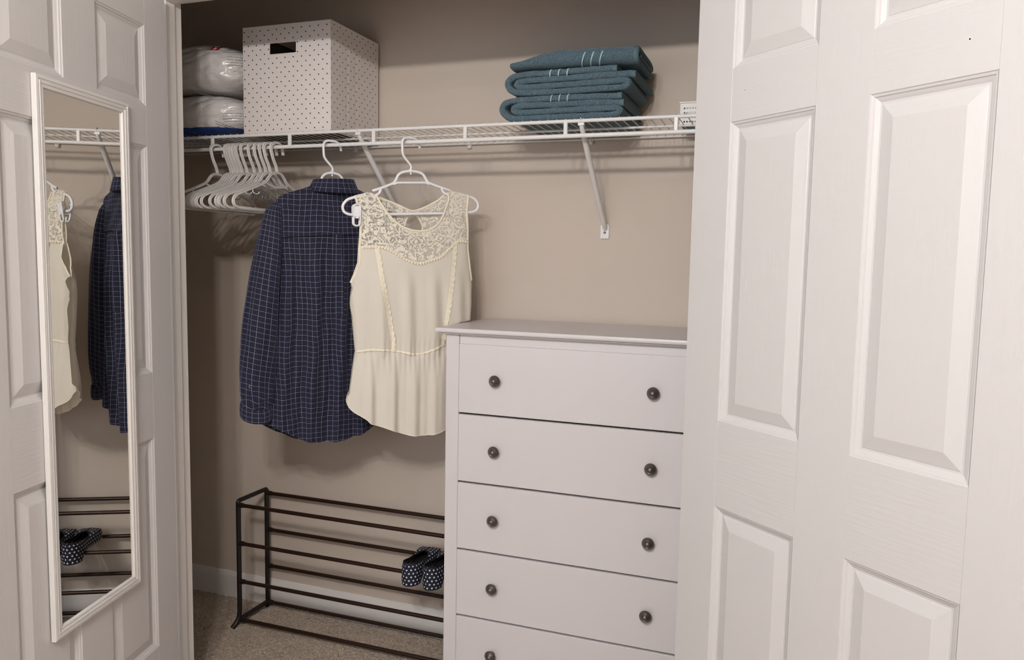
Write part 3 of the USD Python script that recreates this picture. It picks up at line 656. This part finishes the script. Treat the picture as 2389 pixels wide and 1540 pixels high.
ring = np.array(hole.exterior.coords)[:-1]
part(bx, 'handle_binding', tube(np.column_stack([ring[:, 0], np.zeros(len(ring)), ring[:, 1]]), .0012, 6, closed=True), 'trim', True)
hole2 = shapely.affinity.translate(hole, 0, 0)
m = panel_xz(front.difference(hole2), bd_-.003, bd_); part(bx, 'back_panel', m, 'dotbox', False, m.vertices[:, [0, 2]])
# sides are soft: two upright creases where the box folds flat
for x, sg in ((bw_, 1), (0, -1)):
    Y = np.linspace(.0, bd_, 110); Zv = np.linspace(0, BH, 20); gy_, gz_ = np.meshgrid(Y, Zv)
    c1, c2 = bd_*.34+.012*(gz_/BH-.5), bd_*.52
    dx = -.0006*np.exp(-((gy_-c1)/.005)**2)+.0004*np.exp(-((gy_-c1-.012)/.006)**2)-.0008*np.exp(-((gy_-c2)/.004)**2)-.004*np.sin(PI*gy_/bd_)*np.sin(PI*gz_/BH)
    o = np.stack([x+sg*dx, gy_, gz_], -1); i_ = np.stack([x+sg*(dx-.003), gy_, gz_], -1)
    m1, m2 = grid(o), grid(i_[:, ::-1]); m = cat([m1, m2])
    if (m1.face_normals.mean(0)[0])*sg < 0: m.invert()
    part(bx, 'side_panel', m, 'dotbox', True, np.column_stack([m.vertices[:, 1]*.92+.013, m.vertices[:, 2]]))
part(bx, 'base_panel', cbox(.002, bw_-.002, .002, bd_-.002, 0, .005, .001), 'boxinside')
rim = np.array([(0, .0015, BH), (bw_-.0015, .0015, BH), (bw_-.0015, bd_-.0015, BH), (.0015, bd_-.0015, BH)])
part(bx, 'rim_binding', cat([tube(np.array([rim[i], rim[(i+1) % 4]]), .0021, 8) for i in range(4)]), 'trim', True)
part(bx, 'lining', cat([box(.004, bw_-.004, .0032, .0042, .005, hz0-.004), box(.004, bw_-.004, bd_-.005, bd_-.0034, .005, BH-.004), box(.0085, .0095, .004, bd_-.005, .005, BH-.004), box(bw_-.0095, bw_-.0085, .004, bd_-.005, .005, BH-.004)]), 'boxinside', False)
part(bx, 'folded_contents', cbox(.01, bw_-.01, .012, bd_-.012, .006, .20, .02), 'boxinside')

# ------------------------------------------------------------------ bagged pillows
def pillow(name, label, c, a, seed, sag, top):
    t = thing(name, label, 'pillow', c)
    U, V = np.meshgrid(np.linspace(-PI, PI, 160, endpoint=False), np.linspace(-PI/2, PI/2, 90))
    pw = lambda v, e: np.sign(v)*np.abs(v)**e
    x = pw(np.cos(V), .55)*pw(np.cos(U), .55); y = pw(np.cos(V), .55)*pw(np.sin(U), .55); z = pw(np.sin(V), .75)
    P = np.stack([x, y, z], -1)*a
    d = P/np.linalg.norm(P, axis=-1, keepdims=True)
    ang = np.arctan2(d[..., 2], d[..., 0]+.25)
    wr = .010*(fbm(P*[22, 22, 34]+seed, 3, seed)-.5)+.0075*(np.abs(np.sin(8*ang+7*fbm(P*9, 2, seed+3)))**.5-.6)*(1-np.abs(d[..., 2])**3)+.004*(np.abs(np.sin(17*ang+9*fbm(P*13, 2, seed+5)))**.5-.6)
    P = P+d*wr[..., None]; P[..., 2] = np.where(P[..., 2] < 0, P[..., 2]*sag, P[..., 2])
    m = grid(P, wrap=True); m.fix_normals() if m.volume < 0 else None
    body = part(t, 'bag', m, 'pillow', True)
    return t, m, body
def project(m, pts, off=.0015):
    """points (x, z) dropped along +y on the front of a mesh"""
    pts = np.asarray(pts, float); o = np.column_stack([pts[:, 0], np.full(len(pts), -.6), pts[:, 1]]); d = np.tile([0, 1.0, 0], (len(pts), 1))
    loc, ri, _ = m.ray.intersects_location(o, d, multiple_hits=False); out = np.full((len(pts), 3), np.nan); out[ri] = loc-[0, off, 0]
    for k in np.nonzero(np.isnan(out[:, 0]))[0]:
        l2_, r2_, _ = m.ray.intersects_location(o[k:k+1]+[2.3e-4, 0, 3.1e-4], d[k:k+1], multiple_hits=False)
        if len(l2_): out[k] = l2_[0]-[0, off, 0]
    return out
def strokes(m, lines, seed):
    r_ = np.random.default_rng(seed); out = []
    for (xa, za), (xb, zb), wd in lines:
        x = 0
        L_ = math.hypot(xb-xa, zb-za)
        while x < L_:
            l = r_.uniform(.0012, .0042); p = [(xa+(xb-xa)*q/L_, za+(zb-za)*q/L_+r_.uniform(-.0005, .0005)) for q in np.linspace(x, min(x+l, L_), 4)]
            P3 = project(m, p, .0008)
            if not np.isnan(P3).any() and np.linalg.norm(np.diff(P3, axis=0), axis=1).max() < .02: out.append(tube(P3, wd, 5))
            x += l+r_.choice([.0009, .0009, .0018])
    return cat(out) if out else None
p1, m1, b1 = pillow('bagged_pillow', 'lower of the two pillows in clear plastic bags left of the dotted box', (-.135, .125, 1.8215), (.247, .160, .069), 3, .97, 0)
p2, m2, b2 = pillow('bagged_pillow', 'upper pillow in a clear plastic bag with red label, stacked left of the dotted box', (-.135, .125, 1.973), (.247, .160, .083), 8, .95, 0)
tx = strokes(m2, [((.188+.0, .060-.008*k), (.242, .066-.008*k), .0006) for k in range(3)]+[((.205, .028-.009*k), (.243, .030-.009*k), .0006) for k in range(4)], 1)
if tx: part(p2, 'printed_text', tx, 'print', True, kind='stuff')
tx = strokes(m1, [((.19, -.004-.008*k), (.242, .002-.008*k), .0006) for k in range(4)]+[((.165, -.026-.008*k), (.225, -.052-.006*k), .0007) for k in range(3)], 2)
if tx: part(p1, 'printed_text', tx, 'print', True, kind='stuff')
g_ = np.array([[(x+.35*z, .062+z) for x in np.linspace(.138, .172, 12)] for z in np.linspace(-.010, .010, 8)]).reshape(-1, 2)
q_ = project(m2, g_, .0012)
if not np.isnan(q_).any():
    lb = part(p2, 'label', grid(q_.reshape(8, 12, 3)), 'red', True, label='small red printed label')
    e_ = project(m2, [(.160, .068), (.155, .0665), (.150, .066), (.151, .0625), (.157, .0605), (.156, .057), (.149, .0565)], .0022)
    part(p2, 'label_mark', tube(spline(e_, 24), .0012, 6), 'white', True, label='white squiggle on the red label')
# blue printed band along the lower pillow's front edge
c_ = m1.triangles_center; k_ = (c_[:, 2] < -.044) & (c_[:, 1] < -.01)
bnd = trimesh.Trimesh(m1.vertices+m1.vertex_normals*.0008, m1.faces[k_], process=False); bnd.remove_unreferenced_vertices()
part(p1, 'printed_band', bnd, 'blue', True, label='blue printed band on the bag')

# ------------------------------------------------------------------ folded towels
def rrect(t, d, n=5):
    """rounded-rectangle section: thickness t (profile x), depth d (profile y)"""
    r = t*.48; c = [(t/2-r, d/2-r), (-t/2+r, d/2-r), (-t/2+r, -d/2+r), (t/2-r, -d/2+r)]; o = []
    for k, (cx, cy_) in enumerate(c):
        for a in np.linspace(k*PI/2, (k+1)*PI/2, n): o.append((cx+r*math.cos(a), cy_+r*math.sin(a)))
    o = np.array(o); P = []                                           # extra points along the long sides
    for a, b in zip(o, np.roll(o, -1, 0)):
        P.append(a); l = np.linalg.norm(b-a)
        if l > .02: P += [a+(b-a)*q for q in np.linspace(0, 1, int(l/.012)+2)[1:-1]]
    return np.array(P)
def terry(m, amp, seed):
    v = m.vertices; n = m.vertex_normals
    m.vertices = v+n*(amp*2*(fbm(v*38+seed, 3, seed)-.5)+.0012*(noise(v*220, seed)-.5))[:, None]; return m
def ribbon(path, t, y0, y1, seed):
    P = resample(spline(path, 120), .005); P3 = np.stack([P[:, 0], np.full(len(P), (y0+y1)/2), P[:, 1]+(.0015 if P[0, 1] > 1.85 else 0)], 1)
    return terry(sweep(P3, rrect(t, y1-y0), b=(0, 1, 0)), .0018, seed)
def stripe_u(x, zc, t, y, w=.0035):
    """woven stripe wrapped round the front edge of a layer"""
    a = np.linspace(-PI*.55, PI*.55, 12); r = t/2+.0016
    P = np.array([(x+.002*math.sin(q), y+t/2-r*math.cos(q), zc+r*math.sin(q)) for q in a])
    P = np.vstack([[(x, y+t/2+.03, zc-r)], P, [(x, y+t/2+.05, zc+r)]])
    return sweep(P, circ(.0010, 6, w/2), b=(1, 0, 0))
T1 = thing('bath_towel', 'slate blue folded bath towel at the bottom of the stack on the wire shelf', 'towel', group=None)
tk = .0172
low = [(1.366, 1.8125), (1.30, 1.8145), (1.18, 1.8155), (1.07, 1.8150), (1.030, 1.8070), (1.022, 1.790), (1.038, 1.771), (1.062, 1.7640), (1.16, 1.7635), (1.34, 1.7630), (1.366, 1.7690), (1.366, 1.7780), (1.345, 1.7810), (1.24, 1.7815), (1.10, 1.7795), (1.064, 1.7830), (1.056, 1.7910), (1.070, 1.7980), (1.14, 1.7985), (1.30, 1.7975), (1.372, 1.7935)]
part(T1, 'cloth', ribbon(low, tk, .010, .285, 4), 'terry', True)
for x in (1.172, 1.196, 1.220): part(T1, 'woven_stripe', stripe_u(x, 1.8150, tk, .009), 'stripe', True, label='pale blue woven stripe')
part(T1, 'hem_band', sweep(np.array([(1.361, 0.1475, 1.8130), (1.3670, 0.1475, 1.8130), (1.373, 0.1475, 1.8130)]), rrect(0.0185, 0.2800), b=(0, 1, 0)), 'hem', 40); part(T1, 'hem_band', sweep(np.array([(1.366, 0.1475, 1.7940), (1.3725, 0.1475, 1.7940), (1.379, 0.1475, 1.7940)]), rrect(0.0185, 0.2800), b=(0, 1, 0)), 'hem', 40)
T2 = thing('bath_towel', 'slate blue folded bath towel with three pale stripes in the middle of the stack', 'towel')
mid = [(1.350, 1.8870), (1.28, 1.8865), (1.16, 1.8845), (1.08, 1.8840), (1.046, 1.8760), (1.037, 1.860), (1.050, 1.8420), (1.075, 1.8350), (1.18, 1.8325), (1.35, 1.8340), (1.386, 1.8395), (1.388, 1.8490), (1.365, 1.8520), (1.25, 1.8505), (1.10, 1.8490), (1.070, 1.8525), (1.064, 1.8600), (1.080, 1.8660), (1.16, 1.8672), (1.30, 1.8690), (1.402, 1.8690)]
part(T2, 'cloth', ribbon(mid, tk, .012, .280, 9), 'terry', True)
for x in (1.167, 1.192, 1.217): part(T2, 'woven_stripe', stripe_u(x, 1.8850, tk, .011, .0042), 'stripe', True, label='pale blue woven stripe')
part(T2, 'hem_band', sweep(np.array([(1.344, 0.1460, 1.8870), (1.3505, 0.1460, 1.8870), (1.357, 0.1460, 1.8870)]), rrect(0.0185, 0.2730), b=(0, 1, 0)), 'hem', 40); part(T2, 'hem_band', sweep(np.array([(1.397, 0.1460, 1.8690), (1.4030, 0.1460, 1.8690), (1.409, 0.1460, 1.8690)]), rrect(0.0185, 0.2730), b=(0, 1, 0)), 'hem', 40)
T3 = thing('hand_towel', 'slate blue hand towel rolled over at the front on top of the towel stack', 'towel')
yzp = np.array([(.235, 1.9090), (.15, 1.9085), (.06, 1.9080), (.030, 1.9115), (.020, 1.9245), (.030, 1.9380), (.06, 1.9420), (.15, 1.9410), (.225, 1.9385), (.243, 1.9315), (.225, 1.9255), (.12, 1.9250), (.055, 1.9250)])
def rolled(t, xa, xb, smooth_path):
    C_ = resample(smooth_path, .006); P3 = np.stack([np.full(len(C_), (xa+xb)/2), C_[:, 0], C_[:, 1]], 1)
    return sweep(P3, rrect(t, xb-xa), b=(1, 0, 0))
def settle(V):
    V = np.array(V); g_ = .45+.55*sm(1.035, 1.19, V[:, 0]); V[:, 2] = 1.9030+(V[:, 2]-1.9005)*g_-.004*sm(1.30, 1.42, V[:, 0]); return V
yzs = spline(yzp, 90)
m = terry(rolled(.0150, 1.043, 1.410, yzs), .0016, 5); m.vertices = settle(m.vertices)
part(T3, 'cloth', m, 'terry', True)
for x in (1.262, 1.287, 1.312):
    a = np.linspace(-1, 1, 16); pp = []
    for q in a:
        y_, z_ = (.0125+.030*abs(q)**2.2, 1.924+.0235*np.sign(q)*abs(q)**.8)
        pp.append((x+.010*q, y_-.001, z_))
    part(T3, 'woven_stripe', sweep(np.array(pp), circ(.0010, 6, .0021), b=(1, 0, 0)), 'stripe', True, label='pale blue woven stripe')
m = rolled(.0166, 1.396, 1.4145, yzs); m.vertices = settle(m.vertices)
part(T3, 'hem_band', m, 'hem', 40)

# ------------------------------------------------------------------ perforated basket at the end of the shelf
bk_ = thing('plastic_basket', 'white perforated plastic basket half hidden by the right door', 'basket', (1.508, .172, SZ+.0065))
wd, hh, dp_ = .24, .064, .11
face = shapely.box(0, 0, wd, hh); holes = [Point(.0125+.0079*i, .0085+.0125*j).buffer(.0026, 5) for i in range(29) for j in range(4)]
hol = shapely.union_all(holes)
for y in (0, dp_-.002): part(bk_, 'side_wall', panel_xz(face.difference(hol), y, y+.002), 'plastic', False)
side = shapely.box(.0022, 0, dp_-.0022, hh).difference(shapely.union_all([Point(.0125+.0079*i, .0085+.0125*j).buffer(.0026, 5) for i in range(12) for j in range(4)]))
for x in (0, wd-.002):
    m = extrude(side, .002); m.vertices = m.vertices[:, [2, 0, 1]]+[x, 0, 0]
    part(bk_, 'end_wall', m, 'plastic', False)
part(bk_, 'rim', cat([cbox(-.003, wd+.003, -.003, .003, hh-.004, hh+.001, .001), cbox(-.003, wd+.003, dp_-.003, dp_+.003, hh-.004, hh+.001, .001), cbox(-.003, .003, .0031, dp_-.0031, hh-.004, hh+.001, .001), cbox(wd-.003, wd+.003, .0031, dp_-.0031, hh-.004, hh+.001, .001)]), 'plastic')
part(bk_, 'base', cbox(.001, wd-.001, .001, dp_-.001, -.001, .003, .0008), 'teal', label='teal base of the basket')

# ------------------------------------------------------------------ dresser
DX0, DX1, DY0, DY1, DZ = .890, 1.662, -.065, .300, 1.162
D = thing('dresser', 'tall white five-drawer dresser with round dark knobs standing in the closet', 'dresser', (DX0, DY0, 0))
wd, dp_ = DX1-DX0, DY1-DY0
def slab(x0, x1, y0, y1, prof):
    """profiled top: prof (overhang inset, z) rings"""
    R = [[(x0+i, y0+i, z), (x1-i, y0+i, z), (x1-i, y1, z), (x0+i, y1, z)] for i, z in prof]
    m = grid(np.array(R), wrap=True, caps=True)
    if m.volume < 0: m.invert()
    return m
part(D, 'top', slab(-.024, wd+.024, -.025, dp_+.002, [(.016, 1.141), (.012, 1.1425), (.008, 1.1475), (.006, 1.1475), (.0015, 1.1485), (0, 1.152), (0, 1.156), (.002, 1.160), (.006, 1.162)]), 'dresser', 30)
part(D, 'side_panel', cbox(0, .016, .02, dp_, 0, 1.141, .001), 'dresser'); part(D, 'side_panel', cbox(wd-.016, wd, .02, dp_, 0, 1.141, .001), 'dresser')
part(D, 'front_stile', cbox(0, .0415, 0, .02, 0, 1.141, .0018), 'dresser'); part(D, 'front_stile', cbox(wd-.0415, wd, 0, .02, 0, 1.141, .0018), 'dresser')
part(D, 'top_rail', cbox(.0425, wd-.0425, .003, .02, 1.114, 1.141, .0012), 'dresser')
part(D, 'base_rail', cbox(.042, wd-.042, .004, .02, 0, .092, .002), 'dresser')
part(D, 'back_panel', box(.016, wd-.016, dp_-.006, dp_, .05, 1.141), 'gap'); part(D, 'inner_frame', box(.018, wd-.018, .021, .026, .05, 1.141), 'gap')
kprof = [(0, .030), (.0035, .0296), (.0062, .0285), (.0072, .0268), (.0078, .0262), (.0086, .0266), (.0094, .0258), (.0118, .0235), (.0146, .0205), (.0158, .0180), (.0168, .0172), (.0172, .0158), (.0166, .0140), (.0150, .0128), (.0090, .0118), (.0070, .0100), (.0064, .0060), (.0080, .0030), (.0092, .0012), (.0094, 0), (0, 0)]
for k in range(5):
    zt, zb = 1.115-.2045*k-(.0035 if k else .0005), .9115-.2045*k+.0012
    b = part(D, 'drawer', cbox(.0425, wd-.0425, -.0015, .018, zb, zt, .0016), 'dresser')
    for x in (.160, .612):
        kn = numbered(str(b.GetPath())+'/knob')
        mm_ = usdkit.mesh(stage, kn, lathe(kprof, 28, (x, -.0015, (zt+zb)/2+.0005), (0, -1, 0)), MT['knob'], 40)
        if x == .160: tag(mm_.GetPrim(), 'round dark pewter knob')
        else: tag(mm_.GetPrim(), 'round dark pewter knob')

# ------------------------------------------------------------------ shoe rack
RK = thing('shoe_rack', 'dark brown four-tier metal rod shoe rack standing left of the dresser', 'shoe rack', (0, 0, 0))
ya, yb_ = .115, .275; xr0, xr1 = -.012, .868
flatp = circ(.0085, 10, .0070)
for x, sg in ((xr0, -1), (xr1, 1)):
    for y, oy in ((ya, -1), (yb_, 1)):
        P = fillet([(x, y, .470), (x, y, .060), (x+sg*.002, y+oy*.004, .030), (x+sg*.010, y+oy*(.030 if oy < 0 else .012), .006)], .03, 6)
        part(RK, 'post', tube(P, .0088, 10), 'black', True)
    P = fillet([(x, ya, .455), (x, ya, .474), (x, yb_, .474), (x, yb_, .455)], .014, 6)
    part(RK, 'top_bar', sweep(P, flatp, b=(1, 0, 0)), 'black', True)
    part(RK, 'bottom_bar', sweep(np.array([(x, ya, .030), (x, .195, .030), (x, yb_, .030)]), flatp, b=(1, 0, 0)), 'black', True)
for z in (.459, .3165, .174, .029):
    for y in (ya, yb_):
        part(RK, 'shelf_rod', rod((xr0+.006, y, z), (xr1-.006, y, z), .0068), 'bronze', 40)
        part(RK, 'rod_collar', cat([rod((xr0+.004, y, z), (xr0+.022, y, z), .0086), rod((xr1-.022, y, z), (xr1-.004, y, z), .0086)]), 'black', 40)

# ------------------------------------------------------------------ polka-dot slip-on shoes
def shoe(label, x, y, side, rz):
    t = thing('slip_on_shoe', label, 'shoe', (x, y, .3233), rz, 'polka-dot shoes on the rack')
    Lh = .232; n = 60; u = np.linspace(0, 1, n)
    hw = .0335*np.interp(u, [0, .02, .08, .2, .4, .6, .75, .88, .96, 1], [.20, .52, .86, .98, .93, 1.08, 1.16, 1.0, .62, .12])
    cx = side*.006*np.sin(PI*u)*0+side*.008*np.interp(u, [0, .5, .8, 1], [0, 0, .2, -.9])
    zb = np.interp(u, [0, .175, .232, .6, .9, 1], [-.024, -.024, .001, .001, .001, .006])           # heel block hangs in front of the rod
    top = np.interp(u, [0, .1, .3, .5, .62, .8, .93, 1], [.052, .050, .041, .038, .046, .042, .030, .013])
    op = np.interp(u, [0, .03, .1, .45, .56, .62, 1], [.62, .70, .80, .80, .45, 0, 0])            # half-width of the opening, share of hw
    ph = np.linspace(0, 1, 24); rows, uv = [], []
    for sgn in (-1, 1):
        R, U = [], []
        for j in range(n):
            r, q = [], []
            for p in ph:
                # from the sole edge up the wall, then inward to the opening's edge
                wx = np.interp(p, [0, .12, .55, .8, 1], [.93, 1.0, .97, .86, max(op[j], 0)*1.0+(0 if op[j] > 0 else 0)]) if True else 0
                hz = np.interp(p, [0, .12, .55, .8, 1], [0, .10, .72, .93, 1.0])
                r.append((cx[j]+sgn*hw[j]*wx, u[j]*Lh, zb[j]+(top[j]-zb[j])*hz)); q.append((sgn*(p*.075), u[j]*Lh*.98+(0 if True else 0)))
            R.append(r); U.append(q)
        rows.append(np.array(R)); uv.append(np.array(U))
    # heel counter: close the back with the uv running round it
    m1, m2 = grid(rows[0]), grid(rows[1][:, ::-1]); m = cat([m1, m2]); uvs = np.vstack([uv[0].reshape(-1, 2), uv[1][:, ::-1].reshape(-1, 2)])
    zc = np.linspace(0, 1, 24); A = np.linspace(-1, 1, 24); H = []; UH = []
    for j in range(24):
        a, b = rows[0][0][j], rows[1][0][j]; 
        for q in A: H.append(((a[0]+b[0])/2+(b[0]-a[0])/2*q, -.0035*(1-q*q), a[2])); UH.append((q*.010, .15+zc[j]*.075))
    m3_ = grid(np.array(H).reshape(24, 24, 3)); m = cat([m, m3_]); uvs = np.vstack([uvs, np.array(UH)])
    # heel view: walls near the heel use height as one axis so that the dots stay round
    V = m.vertices; per = np.sign(V[:, 0]-np.interp(V[:, 1]/Lh, u, cx))*np.interp(np.clip(V[:, 1], 0, Lh), u*Lh, np.r_[0, np.cumsum(np.hypot(np.diff(hw), np.diff(u*Lh)))])
    nb_ = len(V)-24*24; per = hw[0]+np.interp(np.clip(V[:, 1], 0, Lh), u*Lh, np.r_[0, np.cumsum(np.hypot(np.diff(hw), np.diff(u*Lh)))]); per[nb_:] = np.abs(V[nb_:, 0])
    arcs = []
    for r_, flip in ((rows[0], False), (rows[1], True)):
        l_ = np.concatenate([np.zeros((n, 1)), np.cumsum(np.linalg.norm(np.diff(r_[:, :, [0, 2]], axis=1), axis=2), 1)], 1)+.3+zb[:, None]
        arcs.append((l_[:, ::-1] if flip else l_).ravel())
    arcs = np.r_[arcs[0], arcs[1], V[nb_:, 2]+.3]
    uvs = np.column_stack([per, arcs])
    part(t, 'upper', m, 'dotshoe', True, uvs, label='navy cloth upper with white dots')
    # sole with heel block
    R = []
    for j in range(n): R.append([(cx[j]-hw[j]*.94, u[j]*Lh, zb[j]-.0005), (cx[j]+hw[j]*.94, u[j]*Lh, zb[j]-.0005), (cx[j]+hw[j]*.97, u[j]*Lh, zb[j]+.008), (cx[j]-hw[j]*.97, u[j]*Lh, zb[j]+.008)])
    m = grid(np.array(R), wrap=True, caps=True); 
    if m.volume < 0: m.invert()
    part(t, 'sole', m, 'sole', 40)
    R = []
    for j in range(2, n-4): 
        zi = max(zb[j]+.009, np.interp(u[j], [0, .3, 1], [.012, .012, .012])); R.append([(cx[j]-hw[j]*.93, u[j]*Lh, zi), (cx[j], u[j]*Lh, zi-.001), (cx[j]+hw[j]*.93, u[j]*Lh, zi)])
    part(t, 'insole', grid(np.array(R)), 'insole', True)
    P = [(cx[j]+s_*hw[j]*op[j], u[j]*Lh, top[j]) for s_, rng_ in ((-1, range(0, n)), (1, range(n-1, -1, -1))) for j in rng_ if u[j] < .615]
    part(t, 'top_binding', tube(resample(np.array(P), .004), .0016, 6, closed=True), 'insole', True)
shoe('left one of the navy polka-dot slip-on shoes on the shoe rack', .706, .050, -1, 2)
shoe('navy polka-dot slip-on shoe on the rack, partly hidden by the dresser', .781, .049, 1, -1)
